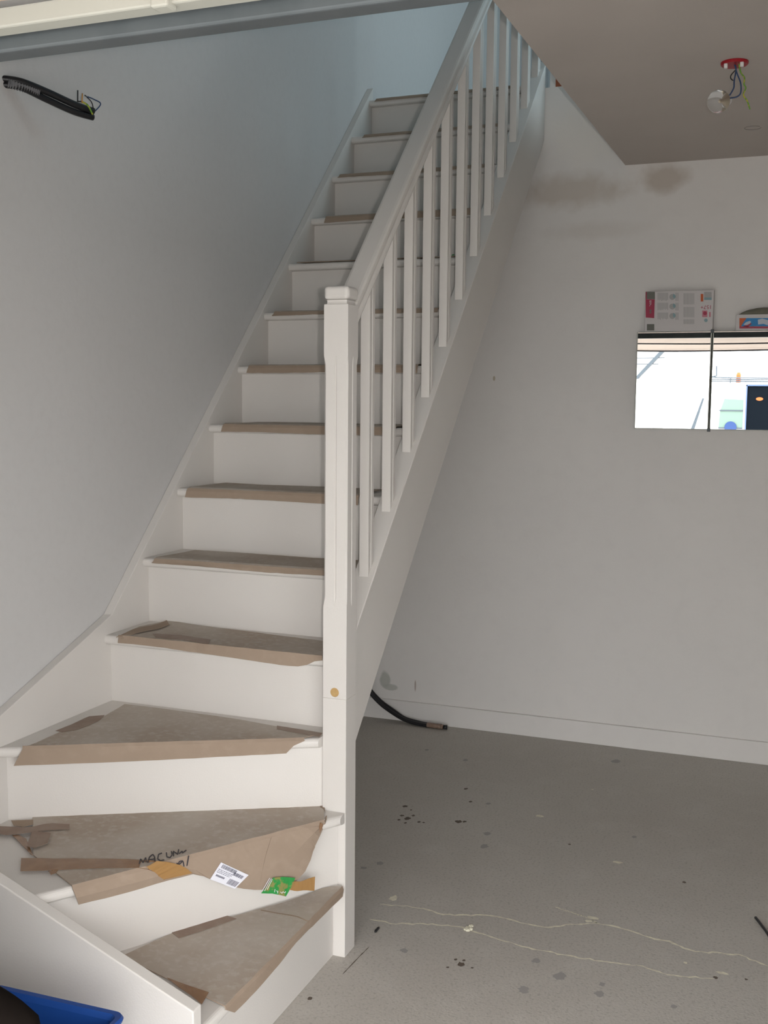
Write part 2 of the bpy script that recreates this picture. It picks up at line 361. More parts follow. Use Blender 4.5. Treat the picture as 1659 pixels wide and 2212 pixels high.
# nosing lines of the winders (world xy) and their outward normals
NL = {1: (N((.81, -.045)), N((.81, -.763))), 2: (N((.811, -.075)), N((.377, -.763))), 3: (N((.753, -.065)), N((.0297, -.459)))}
def riser_line(k, off=NOS):
    a, b = NL[k]; d = (b-a).normalized(); n = N((d.y, -d.x))   # points up-stair
    if k == 1: n = N((-1, 0))
    if n.x > 0: n = -n
    return a+n*off, b+n*off
def isect(p, d, axis, val):
    i = 0 if axis == 'x' else 1; t = (val-p[i])/d[i]; return N((p[0]+d[0]*t, p[1]+d[1]*t))
def cut(k, axis, val, off=NOS):
    a, b = riser_line(k, off); return isect(a, b-a, axis, val)
TH = .027
T1 = [(.81, -.0465), (.81, -.7625), tuple(cut(2, 'y', -.7625)), tuple(cut(2, 'y', -.0465))]
T2 = [(.811, -.0465), (.811, -.075), tuple(isect(NL[2][0], NL[2][1]-NL[2][0], 'y', -.7625)), (SX, -.7625), tuple(cut(3, 'x', SX)), tuple(cut(3, 'y', -.0465))]
T3 = [(.7445, -.0695), (SX, NL[3][1].y), (SX, NOS), (.7445, NOS)]
def front_edges(k):
    if k >= 4:
        y0 = (k-4)*GO
        return lambda e: all(abs(v.co.y-y0) < 1e-4 for v in e.verts) and abs((e.verts[0].co-e.verts[1].co).z) < 1e-4
    a, b = NL[k]; d = (b-a).normalized()
    def t(e):
        if abs((e.verts[0].co-e.verts[1].co).z) > 1e-4: return False
        return all(abs((v.co.x-a.x)*d.y-(v.co.y-a.y)*d.x) < 2e-3 for v in e.verts)
    return t
for k in range(1, 15):
    if k <= 3: poly = (T1, T2, T3)[k-1]
    else:
        y0 = (k-4)*GO; y1 = y0+GO+NOS if k < 14 else y0+GO
        poly = [(WI+.003 if k > 4 else .7445, y0), (SX, y0), (SX, y1), (WI+.003 if k > 4 else .7445, y1)]
    bm = nb(); prism(bm, poly, k*RISE-TH, k*RISE, 'z', bev=.0115, bevtest=front_edges(k), seg=4); link('tread', bm, 'paint', ST)
    # riser under this tread
    z0, z1 = (k-1)*RISE, k*RISE-TH
    if k >= 4:
        y0 = (k-4)*GO+NOS; bm = nb(); box(bm, SX, WI+.002 if k > 4 else .7445, y0, y0+.014, z0, z1)
    elif k == 1:
        bm = nb(); box(bm, .81-NOS-.014, .81-NOS, -.7625, -.0465, z0, z1)
    else:
        bm = nb()
        if k == 2: A = [cut(2, 'y', -.7625), cut(2, 'y', -.0465), cut(2, 'y', -.0465, NOS+.014), cut(2, 'y', -.7625, NOS+.014)]
        else: A = [cut(3, 'x', SX), cut(3, 'x', .7445), cut(3, 'x', .7445, NOS+.014), cut(3, 'x', SX, NOS+.014)]
        prism(bm, [tuple(a) for a in A], z0, z1, 'z')
    link('riser', bm, 'paint', ST)
# wall stringer, front stringer, outer stringer
h0, h1, h2 = .0171, .035, -.2875
bm = nb(); prism(bm, [(-.795, 0), (-.795, .552), (.037, .8+h0+.037), (2.045, .8+h0+2.045), (2.045, 2.52), (.02, .5), (-.1, .38), (-.1, 0)], .001, SX, 'x', bev=.002, seg=2); link('wall_stringer', bm, 'paint', ST)
bm = nb(); prism(bm, [(SX+.0005, 0), (.802, 0), (.802, .249), (.322, .436), (SX+.0005, .551)], -.795, -.763, 'y', bev=.003, seg=3); link('front_stringer', bm, 'paint', ST)
y1, y2 = .0232, YB-.003
def sl(z, y): return (y, .8+z+y)
bm = nb(); prism(bm, [sl(h1-.013, y1), sl(h1-.013, y2), sl(h2, y2), sl(h2, y1)], WI+.0035, WO-.004, 'x', bev=.003, seg=2); OS = link('outer_stringer', bm, 'paint', ST)
bm = nb(); prism(bm, [sl(h1, y1), sl(h1, y2), sl(h1-.0125, y2), sl(h1-.0125, y1)], WI, WO, 'x', bev=.003, seg=3); link('stringer_cap', bm, 'paint', OS)

def post_loops(bm, x0, x1, y0, y1_, levels, sides='xy', gw=.0028):
    """square post; levels = (z, inset, chamfer, groove depth, (slope of z in y))"""
    rings = []
    for lv in levels:
        z, ins, ch, gd = lv[:4]; sy = lv[4] if len(lv) > 4 else 0
        a, b, c, d = x0+ins, x1-ins, y0+ins, y1_-ins; mx, my = (a+b)/2, (c+d)/2
        gx = gd if 'x' in sides else 0; gy = gd if 'y' in sides else 0
        P = [(a+ch, c), (mx-gw, c), (mx, c+gy), (mx+gw, c), (b-ch, c), (b, c+ch), (b, my-gw), (b-gx, my), (b, my+gw), (b, d-ch), (b-ch, d), (mx+gw, d), (mx, d-gy), (mx-gw, d), (a+ch, d), (a, d-ch), (a, my+gw), (a+gx, my), (a, my-gw), (a, c+ch)]
        rings.append([bm.verts.new((p[0], p[1], z+sy*(p[1]-y0))) for p in P])
    for r, s in zip(rings, rings[1:]):
        n = len(r)
        for i in range(n): bm.faces.new([r[i], r[(i+1) % n], s[(i+1) % n], s[i]])
    bm.faces.new(rings[0]); bm.faces.new(rings[-1][::-1])
    return bm
NX0, NX1, NY0, NY1 = .7456, .8128, -.0446, .0225
bm = nb()
post_loops(bm, NX0, NX1, NY0, NY1, [(0, 0, .001, 0), (.7045, 0, .001, 0), (.7055, .0012, .001, 0), (.7065, 0, .001, 0), (.948, 0, .001, 0), (.975, .001, .005, .0035), (1.575, .001, .005, .0035), (1.598, 0, .001, 0), (1.7265, 0, .001, 0), (1.7280, .001, .001, 0), (1.7285, .0055, .001, 0), (1.7345, .0065, .001, 0), (1.738, .0055, .001, 0), (1.7385, .001, .001, 0)])
NP = link('newel_post', bm, 'paint', ST)
bm = nb(); box(bm, NX0-.001, NX1+.001, NY0-.001, NY1+.001, 1.7385, 1.7735, .0105, 5); link('newel_cap', bm, 'paint', NP)
bm = nb(); lathe(bm, (.780, NY0-.0008, .7225), [(.0115, 0), (.0125, .001), (.0125, .004)], 20, 'y'); o = link('dowel_plug', bm, 'wood', NP); o['label'] = 'bare wood dowel plug'

# handrail: profile (x, height above the pitch line), swept up the slope
prof = [(.7525, 1.652), (.8035, 1.652), (.8095, 1.656), (.8115, 1.664), (.8095, 1.672), (.8035, 1.677), (.8035, 1.682), (.8085, 1.687), (.8095, 1.697), (.8085, 1.708), (.804, 1.714), (.798, 1.716), (.758, 1.716), (.7515, 1.713), (.7475, 1.706), (.7465, 1.696), (.7475, 1.686), (.7515, 1.681), (.7515, 1.677), (.7465, 1.672), (.7445, 1.664), (.7465, 1.656)]
bm = nb(); ya, yb = .0232, 2.3
A = [bm.verts.new((p[0], ya, p[1]+ya)) for p in prof]; B = [bm.verts.new((p[0], yb, p[1]+yb)) for p in prof]
for i in range(len(prof)): bm.faces.new([A[i], A[(i+1) % len(prof)], B[(i+1) % len(prof)], B[i]])
bm.faces.new(A); bm.faces.new(B[::-1]); link('handrail', bm, 'paint', ST)
for i in range(12):
    y = .164+.1658*i; zb = .8+h1+y-.004; zt = 1.652+y+.006
    bm = nb(); post_loops(bm, .774-.0135, .774+.0135, y, y+.038, [(zb, 0, .0008, .004, 1), (zt, 0, .0008, .004, 1)], 'x', gw=.0028)
    link('baluster', bm, 'paint', ST)
# short guard at the stair head on the upper floor, only its start could be seen
# ------------------------------------------------------------------ cardboard on the treads
def surf(k, u, v, off=.003, flare=0.0):
    """pixel -> point on tread k's protective sheet: the tread top, else the face just in front of its nosing"""
    z = k*RISE+off; p = on(u, v, 'z', z)
    if k >= 4: a, d = N((0, (k-4)*GO)), N((1, 0)); out = N((0, -1))
    else:
        a, b = NL[k]; d = (b-a).normalized(); out = N((-d.y, d.x))
        if out.y > 0 or k == 1: out = -out if out.y > 0 else out
        if k == 1: out = N((1, 0))
    s = (N((p.x, p.y))-a).dot(out)
    if s <= .001: return p
    o2 = off+.001
    return onplane(u, v, Vector((a.x+out.x*o2, a.y+out.y*o2, z)), Vector((out.x, out.y, flare)).normalized())
def sh(k, rows_px, n=26, off=.003, jit=.0006, th=.0024, flare=0):
    rows = [resample([surf(k, u, v, off, flare) for (u, v) in r], n) for r in rows_px]
    return rows
def noseline(k, ua, ub, off=.003, out=.002, dz=0):
    pa = [];
    for u in (ua, ub):
        lo, hi = 0., 3000.
        # find the pixel row where this column crosses the nosing line, by projecting to the tread plane
        for _ in range(40):
            mid = (lo+hi)/2; p = on(u, mid, 'z', k*RISE+off)
            if k >= 4: s = p.y-(k-4)*GO
            else:
                a, b = NL[k]; d = (b-a).normalized(); o_ = N((-d.y, d.x)); o_ = o_ if (o_.y < 0 or k == 1) else -o_
                if k == 1: o_ = N((1, 0))
                s = -(N((p.x, p.y))-a).dot(o_)
            if (p.z-CZ)*(ray(u, mid).z) < 0: s = 1
            if s > 0: lo = mid
            else: hi = mid
        p = on(u, hi, 'z', k*RISE+off); pa.append(Vector((p.x, p.y, k*RISE+off+dz)))
    return pa
def densify(rows, extra=3):
    """insert rows between the first two so the sheet can wave"""
    out = [rows[0]]
    for j in range(1, extra+1):
        t = j/(extra+1); out.append([a.lerp(b, t) for a, b in zip(rows[0], rows[1])])
    return out+rows[1:]
def card(name, rows, label, jit=.0007, dustrows=4):
    bm = nb(); sheet(bm, rows, .0022, jit); bmesh.ops.recalc_face_normals(bm, faces=bm.faces); bm.normal_update()
    for f in bm.faces:
        f.material_index = 1 if abs(f.normal.z) > .9 else 0
    bmesh.ops.recalc_face_normals(bm, faces=bm.faces)
    o = link(name, bm, ['card', 'dust']); tag(o, label, 'cardboard', 'cardboard sheets protecting the treads'); return o
def tapes(o, k, rows, m='tape', off=.0065, name='tape', n=10, flare=0, jit=.0004, label=None):
    bm = nb(); sheet(bm, [resample([surf(k, u, v, off, flare) for u, v in r], n) for r in rows], .0006, jit)
    t = link(name, bm, m, o)
    if label: t['label'] = label
    return t
# tread 1
back = sh(1, [[(262, 2068), (369, 2018), (506, 1981), (626, 1947), (700, 1919), (735, 1916)]])[0]
nl = resample(noseline(1, 484, 739), 26)
nf = [p+Vector((.003, 0, -.007)) for p in nl]
flap = sh(1, [[(505, 2188), (538, 2155), (574, 2116), (612, 2070), (640, 2034), (668, 2006), (679, 1996), (715, 1960), (739, 1937)]])[0]
c1 = card('cardboard_sheet', densify([back, nl, nf, flap]), 'brown cardboard triangle taped on the bottom winder tread beside the newel foot')
tapes(c1, 1, [[(369, 2014), (430, 1996), (489, 1978)], [(386, 2027), (440, 2010), (511, 1985)]], 'tapedark')
tapes(c1, 1, [[(360, 2112), (400, 2127), (451, 2144)], [(380, 2128), (412, 2150), (436, 2170)]], 'tape')
bm = nb(); sheet(bm, [resample([surf(1, u, v, .0056) for u, v in r], 8) for r in ([(563, 1965), (600, 1972), (640, 1978), (668, 1990)], [(563, 1967), (600, 1974), (640, 1980.5), (667, 1992)])], .0004); link('crease', bm, 'card', c1)
# tread 2
back = sh(2, [[(70, 1766), (200, 1757), (405, 1748), (560, 1745), (690, 1737), (698, 1729)]])[0]
nl = resample(noseline(2, 156, 699), 26)
a, b = NL[2]; d2 = (b-a).normalized(); ou = N((-d2.y, d2.x)); ou = ou if ou.y < 0 else -ou
nf = [p+Vector((ou.x*.004, ou.y*.004, -.007)) for p in nl]
flap = [surf(2, u, v, .003) for (u, v) in [(169, 1954), (230, 1939), (300, 1920), (354, 1904), (415, 1888), (430, 1889), (448, 1896), (480, 1910), (520, 1919), (566, 1923), (605, 1918), (636, 1907), (660, 1880), (672, 1850), (680, 1822), (696, 1797), (704, 1762)]]
flap = resample(flap, 26)
mid1 = sh(2, [[(72, 1849), (110, 1851), (200, 1850), (400, 1815), (560, 1790), (700, 1752)]])[0]
midb = [a_.lerp(b_, .5) for a_, b_ in zip(back, mid1)]
flm = [a_.lerp(b_, .5)+Vector((ou.x*.004, ou.y*.004, 0)) for a_, b_ in zip(nf, flap)]
c2 = card('cardboard_sheet', [back, midb, mid1, nl, nf, flm, flap], 'large torn cardboard with marker writing and a barcode sticker on the second tread', jit=.0009)
tapes(c2, 2, [[(46, 1854), (120, 1855), (241, 1855), (310, 1858), (345, 1861)], [(43, 1882), (116, 1880), (222, 1875), (309, 1875), (338, 1886)]], 'tape', off=.007, n=14, jit=.0008)
tapes(c2, 2, [[(338, 1860), (370, 1864), (395, 1872), (416, 1886)], [(316, 1874), (330, 1882), (342, 1892), (354, 1902)]], 'amber', off=.0105, n=14, jit=.0015)
tapes(c2, 2, [[(104, 1882), (118, 1880), (126, 1878)], [(106, 1884), (110, 1890), (122, 1886)]], 'tape')
tapes(c2, 2, [[(-20, 1784), (20, 1786), (64, 1788), (105, 1778), (150, 1781)], [(-20, 1800), (15, 1804), (55, 1800), (105, 1793), (150, 1791)]], 'tapedark', off=.009)
tapes(c2, 2, [[(24, 1773), (50, 1772), (72, 1771)], [(30, 1784), (50, 1787), (72, 1781)]], 'card', off=.006)
tapes(c2, 2, [[(70, 1795), (90, 1797), (110, 1800)], [(57, 1828), (75, 1832), (103, 1822)]], 'tapedark', off=.012)
tapes(c2, 2, [[(26, 1804), (40, 1804), (56, 1812)], [(60, 1838), (66, 1846), (72, 1849)]], 'tape', off=.006)
tapes(c2, 2, [[(690, 1737), (697, 1729), (701, 1745)], [(692, 1744), (699, 1748), (703, 1757)]], 'card', off=.006)
tapes(c2, 2, [[(691, 1777), (697, 1779), (696, 1788)], [(689, 1788), (691, 1796), (690, 1800)]], 'tape', off=.0065, name='torn_edge')
# crease lines
bm = nb()
for bm, (a_, b_) in zip((nb(), nb()), (([(587, 1807), (573, 1850), (562, 1905)], [(589, 1807), (575, 1850), (564, 1905)]), ([(672, 1815), (679, 1829), (672, 1842)], [(674.5, 1815), (681, 1829), (675, 1842)]))):
    sheet(bm, [resample([surf(2, u, v, .009) for u, v in r], 8) for r in (a_, b_)], .0004)
    link('crease', bm, 'card', c2)
# handwriting
def stroke(bm, k, px, wd=2.6, off=.0075):
    P = resample([Vector((u, v, 0)) for u, v in px], max(6, len(px)*4))
    L = [];
    for i, p in enumerate(P):
        t = (P[min(i+1, len(P)-1)]-P[max(i-1, 0)]).normalized(); n_ = Vector((-t.y, t.x, 0))*wd/2
        L.append((surf(k, p.x+n_.x, p.y+n_.y, off), surf(k, p.x-n_.x, p.y-n_.y, off)))
    sheet(bm, [[a for a, b in L], [b for a, b in L]], .0003)
z4 = lambda L: [(x/3.606, 1700+y/3.606) for x, y in L]
bm = nb()
for s_ in ([(1085, 600), (1095, 560), (1115, 590), (1135, 548), (1140, 585)],
           [(1150, 590), (1165, 545), (1190, 525), (1205, 545), (1208, 580)], [(1158, 568), (1205, 560)],
           [(1262, 515), (1235, 525), (1228, 560), (1250, 575), (1280, 568)],
           [(1296, 510), (1300, 545), (1325, 550), (1340, 530), (1335, 500)],
           [(1352, 540), (1350, 500), (1385, 525), (1392, 485)],
           [(1395, 520), (1420, 500), (1420, 515), (1452, 492)],
           [(1375, 620), (1400, 578), (1425, 575), (1440, 652), (1455, 620), (1470, 535)], [(1375, 595), (1400, 600), (1420, 580)]):
    stroke(bm, 2, z4(s_), 2.6)
hw = link('handwriting', bm, 'ink', c2); hw['label'] = 'black marker capitals scrawled on the cardboard'
# printed label
z5 = lambda L: [(380+x/4.366, 1750+y/4.366) for x, y in L]
q4_ = z5([(425, 492), (685, 612), (555, 742), (322, 652)])
def quadpt(s, t):
    a, b, c, d = q4_; return (a[0]*(1-s)*(1-t)+b[0]*s*(1-t)+c[0]*s*t+d[0]*(1-s)*t, a[1]*(1-s)*(1-t)+b[1]*s*(1-t)+c[1]*s*t+d[1]*(1-s)*t)
bm = nb(); sheet(bm, [resample([surf(2, *quadpt(s/6, t/3), .0105) for s in range(7)], 12) for t in range(4)], .0004); lb = link('printed_label', bm, 'label', c2); lb['label'] = 'white printed barcode sticker'
bm = nb()
def patch(s0, s1, t0, t1): sheet(bm, [[surf(2, *quadpt(s0, t), .0113), surf(2, *quadpt(s1, t), .0113)] for t in (t0, t1)], .0002)
s_ = .10
while s_ < .60:
    w_ = R_.choice([.008, .014, .02]); patch(s_, s_+w_, .05, .25); s_ += w_+R_.choice([.010, .014])
s_ = .58
while s_ < .93:
    w_ = R_.choice([.010, .02, .03]); patch(s_, s_+w_, .17, .36); s_ += w_+.012
for t_ in (.34, .42, .50): 
    x_ = .06
    while x_ < .55: w_ = R_.uniform(.02, .07); patch(x_, x_+w_, t_, t_+.03); x_ += w_+.02
x_ = .10
while x_ < .42: patch(x_, x_+.03, .64, .74); x_ += .042
x_ = .60
while x_ < .93: w_ = R_.choice([.012, .02]); patch(x_, x_+w_, .58, .90); x_ += w_+.014
link('barcode', bm, 'print', lb)
# green and amber tape piece
g = [[z5([(918, 638)])[0], z5([(1000, 628)])[0], z5([(1125, 640)])[0]], [z5([(870, 705)])[0], z5([(960, 730)])[0], z5([(1090, 720)])[0]], [z5([(805, 785)])[0], z5([(930, 790)])[0], z5([(1035, 815)])[0]]]
bm = nb(); sheet(bm, [resample([surf(2, u, v, .013) for u, v in r], 8) for r in g], .0005, .0006)
gt = link('green_tape', bm, 'greentape', c2); gt['label'] = 'crumpled green tape with white lettering'
bm = nb()
for s_ in ([(885, 640), (850, 700), (815, 760)], [(900, 645), (868, 700), (835, 762)], [(910, 650), (885, 700), (860, 750)], [(935, 745), (930, 775)], [(945, 760), (962, 765), (958, 785)], [(985, 770), (1000, 785), (1010, 768), (1028, 782), (1036, 765)]): stroke(bm, 2, z5(s_), 1.0, .0142)
link('tape_lettering', bm, 'label', gt)
tapes(c2, 2, [z5([(1110, 670), (1180, 675), (1250, 645), (1312, 628)]), z5([(1065, 750), (1130, 765), (1215, 755), (1305, 762)])], 'amber', off=.012)
# tread 3
back = sh(3, [[(50, 1619), (130, 1583), (226, 1549), (270, 1522), (386, 1537), (500, 1553), (598, 1571), (695, 1586)]])[0]
nl = resample(noseline(3, 49, 657), 26)
a, b = NL[3]; d3 = (b-a).normalized(); ou = N((-d3.y, d3.x)); ou = ou if ou.y < 0 else -ou
nf = [p+Vector((ou.x*.004, ou.y*.004, -.006)) for p in nl]
flap = sh(3, [[(30, 1654), (170, 1649), (300, 1644), (450, 1636), (624, 1627), (632, 1612), (655, 1597)]])[0]
c3 = card('cardboard_sheet', densify([back, nl, nf, flap]), 'wide wedge of dusty cardboard on the third tread, above the torn written sheet')
tapes(c3, 3, [[(120, 1579), (160, 1563), (190, 1548), (226, 1545)], [(134, 1582), (165, 1577), (195, 1566), (215, 1556)]], 'tapedark')
tapes(c3, 3, [[(598, 1568), (650, 1576), (697, 1584)], [(598, 1575), (640, 1583), (690, 1592)]], 'tapedark')
# tread 4
back = sh(4, [[(252, 1378), (300, 1355), (347, 1346), (362, 1341), (424, 1352), (500, 1361), (600, 1374), (697, 1386)]])[0]
fr_ = sh(4, [[(256, 1389), (300, 1393), (362, 1401), (430, 1411), (500, 1421), (560, 1430), (600, 1436), (640, 1440), (660, 1440), (668, 1431), (697, 1427)]])[0]
nl = resample(noseline(4, 256, 696), 26)
c4 = card('cardboard_sheet', densify([back, [p+Vector((0, .002, 0)) for p in nl], fr_], 4), 'dusty cardboard curling off the fourth tread, level with the wooden dowel plug', jit=.0010)
tapes(c4, 4, [[(255, 1375), (290, 1358), (340, 1349), (360, 1340)], [(262, 1381), (300, 1366), (345, 1358), (366, 1350)]], 'card', off=.009, name='torn_edge')
tapes(c4, 4, [[(330, 1369), (390, 1372), (455, 1382)], [(336, 1377), (395, 1382), (450, 1392)]], 'tapedark')
# straight treads: (tread, left pixel on the nosing, drop below the nosing, label)
def straight(k, ul, vl, drop, x1, label, depth=.185, wob=.004, xb=.03):
    y0 = (k-4)*GO; x0 = on(ul, vl, 'y', y0-.003).x; z = k*RISE+.003; n = 28
    ph = R_.random()*9
    def X(t, sh_=0): return (x0+sh_)*(1-t)+x1*t
    ts = [i/(n-1) for i in range(n)]
    rows = [[Vector((X(t, xb), y0+depth+.004*math.sin(5*t+ph), z+.001+.002*abs(math.sin(4*t+ph)))) for t in ts],
            [Vector((X(t, xb*.6), y0+depth*.6, z+.0012*math.sin(7*t+ph)+.0008)) for t in ts],
            [Vector((X(t, xb*.3), y0+.05, z+.0006*math.sin(9*t)+.0006)) for t in ts],
            [Vector((X(t), y0+.010, z+.0006)) for t in ts],
            [Vector((X(t), y0+.001, z-.0025)) for t in ts]]
    if drop:
        rows.append([Vector((X(t, -.002), y0-.0035, z-.010)) for t in ts])
        rows.append([Vector((X(t, -.006), y0-.005-.003*abs(math.sin(6*t+ph)), z-max(.0135, drop+wob*.4*math.sin(7*t+ph)+R_.uniform(-.0006, .0006)))) for t in ts])
    return card('cardboard_sheet', rows, label, jit=.0004)
straight(5, 333, 1213, .016, .705, 'flat dusty cardboard on the fifth tread, second full width step above the winders')
straight(6, 405, 1060, .029, .66, 'cardboard folded over the sixth tread nosing, small notch torn in its front edge')
straight(7, 482, 920, .027, .70, 'folded cardboard on the seventh tread, just below where the post fluting narrows')
straight(8, 537, 792, .026, .70, 'cardboard folded over the eighth tread, level with the top of the post fluting')
straight(9, 592, 674, .015, .70, 'short lipped cardboard on the ninth tread, just below the newel post cap')
straight(10, 640, 566, 0, .70, 'cardboard lying flat on the tenth tread with no folded lip, seen edge on')
straight(11, 704, 470, .026, .715, 'narrow cardboard folded down over the eleventh tread, starting well away from the wall')
straight(12, 733, 382, .016, .715, 'cardboard with a short lip on the twelfth tread, third from the stair head')
straight(13, 786, 296, .012, .70, 'thin cardboard on the thirteenth tread, next below the stair head')
straight(14, 812, 218, .008, .70, 'cardboard on the topmost tread at the stair head, edge against the blue lit wall', depth=.16)
bm = nb(); bmesh.ops.create_icosphere(bm, subdivisions=2, radius=.007, matrix=Matrix.Translation(on(979, 548, 'y', 1.31)))
for v_ in bm.verts: v_.co.z = v_.co.z if v_.co.z > 2.0012 else 2.0012
gp = on(979, 549, 'y', 1.26); bm.free(); bm = nb(); bmesh.ops.create_icosphere(bm, subdivisions=2, radius=.006, matrix=Matrix.Translation((gp.x, 1.26, 2.011)))
tag(link('green_scrap', bm, 'greentape'), 'tiny green scrap at the right end of the tenth tread behind the balusters', 'scrap')

# ------------------------------------------------------------------ conduits on the left wall
CT = thing('wall_conduit', 'pair of black conduits with loose wires poking out of the left wall', 'cable', (0, -.33, 2.27))
def tb(name, pts, r, m, parent, n=10, sub=6, rfun=None):
    bm = nb(); tube(bm, pts, r, n, sub=sub, rfun=rfun); return link(name, bm, m, parent, smooth=(rfun is None))
tb('conduit', [(-.01, -.338, 2.276), (.025, -.30, 2.275), (.055, -.235, 2.263), (.085, -.165, 2.247), (.105, -.112, 2.241)], .0088, 'black', CT, sub=8)
tb('conduit', [(-.01, -.335, 2.262), (.022, -.30, 2.262), (.050, -.235, 2.246), (.080, -.165, 2.230), (.102, -.110, 2.226)], .0082, 'black', CT, sub=8)
tb('corrugated_sleeve', [(.004, -.326, 2.2675), (.026, -.288, 2.264), (.042, -.255, 2.258)], .0105, 'greytube', CT, n=14, sub=14, rfun=lambda i, n: .0128 if i % 2 else .0098)
e = Vector((.105, -.111, 2.238))
tb('wire', [e, (.118, -.098, 2.262), (.115, -.122, 2.268), (.115, -.150, 2.268)], .0016, 'bluewire', CT, 6)
tb('wire', [e, (.112, -.128, 2.258), (.112, -.150, 2.268), (.112, -.158, 2.270)], .0014, 'browire', CT, 6)
pA, pB, pC = on(168, 219, 'x', .112), on(168, 195, 'x', .112), on(178, 219, 'x', .112)
tb('wire', [pC, pA, pA+Vector((0, 0, .002)), pB], .0018, 'browire', CT, 6, sub=3)
tb('wire', [on(200, 247, 'x', .112), on(190, 228, 'x', .115), on(178, 220, 'x', .115)], .0024, 'yellow', CT, 6)
tb('wire', [on(177, 222, 'x', .117), on(178, 202, 'x', .117)], .0017, 'orangewire', CT, 6, sub=1)

# ------------------------------------------------------------------ conduit bundle on the floor at the back wall
FB = thing('floor_conduit', 'bundle of black conduits curving down to the floor under the stairs by the back wall', 'cable', (.3, 2.03, 0))
base = [(-.02, 2.045, .22), (.03, 2.04, .135), (.09, 2.037, .078), (.156, 2.034, .040), (.215, 2.03, .020), (.285, 2.022, .0105)]
for dx, dy, dz, ex in ((0, 0, .014, .38), (.004, -.014, .006, .40), (-.004, .008, 0, .395)):
    tb('conduit', [(x+dx, min(y+dy, 2.048), z+dz if z > .03 else z+dz*.3) for x, y, z in base]+[(ex-.03, 2.02+dy*.9, .0095), (ex, 2.022+dy, .0095)], .0088, 'black', FB, sub=6)
tb('frayed_sleeve', [(.335, 2.005, .014), (.36, 2.003, .014), (.40, 2.004, .013), (.412, 2.004, .012)], .011, 'tapedark', FB, n=12, sub=4, rfun=lambda i, n: .0105+.0015*(i % 2))
tb('conduit_end', [(.413, 2.004, .0125), (.430, 2.006, .0125)], .0105, 'black', FB, n=12, sub=1)

# ------------------------------------------------------------------ ceiling lamp
LC = on(1587, 134, 'z', ZC)
LP = thing('ceiling_lamp', 'bare clear bulb hanging on loose wires from a red ceiling box', 'lamp', (LC.x, LC.y, ZC))
bm = nb(); n = 28
lathe(bm, (LC.x, LC.y, ZC-.009), [(.030, 0), (.036, 0), (.0385, .003), (.0385, .0085), (.028, .0085), (.026, .004)], n); link('junction_box', bm, 'red', LP)
for dx in (-.022, .022):
    bm = nb(); box(bm, LC.x+dx-.005, LC.x+dx+.005, LC.y-.03, LC.y-.018, ZC-.022, ZC-.009, .002); link('connector', bm, 'whiteplastic', LP)
def lp(u, v, dy=0): 
    p = on(u, v, 'y', LC.y+.01+dy); return p
top = Vector((LC.x, LC.y-.008, ZC-.006))
tb('wire', [top, lp(1590, 150), lp(1586, 175), lp(1585, 190), lp(1576, 206)], .0021, 'bluewire', LP, 8)
tb('wire', [top, lp(1592, 158), lp(1600, 180), lp(1600, 200), lp(1592, 209), lp(1577, 212)], .0021, 'bluewire', LP, 8)
tb('wire', [lp(1588, 152), lp(1579, 163), lp(1579, 170), lp(1584, 174)], .0016, 'browire', LP, 8)
tb('earth_wire', [top+Vector((.012, 0, 0)), lp(1600, 156), lp(1608, 168), lp(1607, 182), lp(1611, 190), lp(1606, 205), lp(1614, 218), lp(1620, 236)], .0021, 'yellow', LP, 8)
bc = lp(1552, 219)
ax = Vector((.38, .85, .22)).normalized()
bm = nb(); lathe(bm, (0, 0, 0), [(.0001, -.033), (.0126, -.0305), (.0233, -.0233), (.0312, -.0107), (.033, 0), (.0312, .0107), (.025, .020), (.017, .028), (.0135, .033), (.0132, .036)], 28)
rot = ax.to_track_quat('Z', 'Y').to_matrix().to_4x4()
bmesh.ops.transform(bm, matrix=Matrix.Translation(bc) @ rot, verts=bm.verts); link('bulb', bm, 'glass', LP, smooth=True)
bm = nb(); lathe(bm, (0, 0, .002), [(.002, .0), (.004, .004), (.004, .014), (.012, .030), (.013, .034)], 20); bmesh.ops.transform(bm, matrix=Matrix.Translation(bc) @ rot, verts=bm.verts); link('bulb_stem', bm, 'brass', LP, smooth=True)
bm = nb(); lathe(bm, (0, 0, 0), [(.0142, .036), (.0150, .039), (.0150, .052), (.009, .058)], 20); bmesh.ops.transform(bm, matrix=Matrix.Translation(bc) @ rot, verts=bm.verts); link('bulb_socket', bm, 'whiteplastic', LP, smooth=False)

# ------------------------------------------------------------------ mirrors and the cartons on them
MY = 2.012
def mirror(x0, x1, label):
    t = thing('wall_mirror', label, 'mirror', (x0, YB, 1.378), 'mirror panels on the back wall')
    bm = nb(); box(bm, x0, x1, MY+.003, YB-.001, 1.378, 1.774, .0015); link('backing', bm, 'mirroredge', t)
    bm = nb(); box(bm, x0+.004, x1-.004, MY, MY+.0029, 1.381, 1.771); link('mirror_glass', bm, 'mirror', t)
    return t
ma_ = mirror(1.222, 1.5185, 'left mirror panel on the back wall, a white carton standing on it')
mb_ = mirror(1.5225, 1.82, 'right mirror panel on the back wall reflecting the open side of a white van')
for z_ in (1.378, 1.774):
    bm = nb(); box(bm, 1.514, 1.527, MY-.004, MY, z_-.008, z_+.006, .0015); link('clip', bm, 'steel', mb_)
def flat(bm, pts, y): prism(bm, pts, y, y+.0005, 'y')
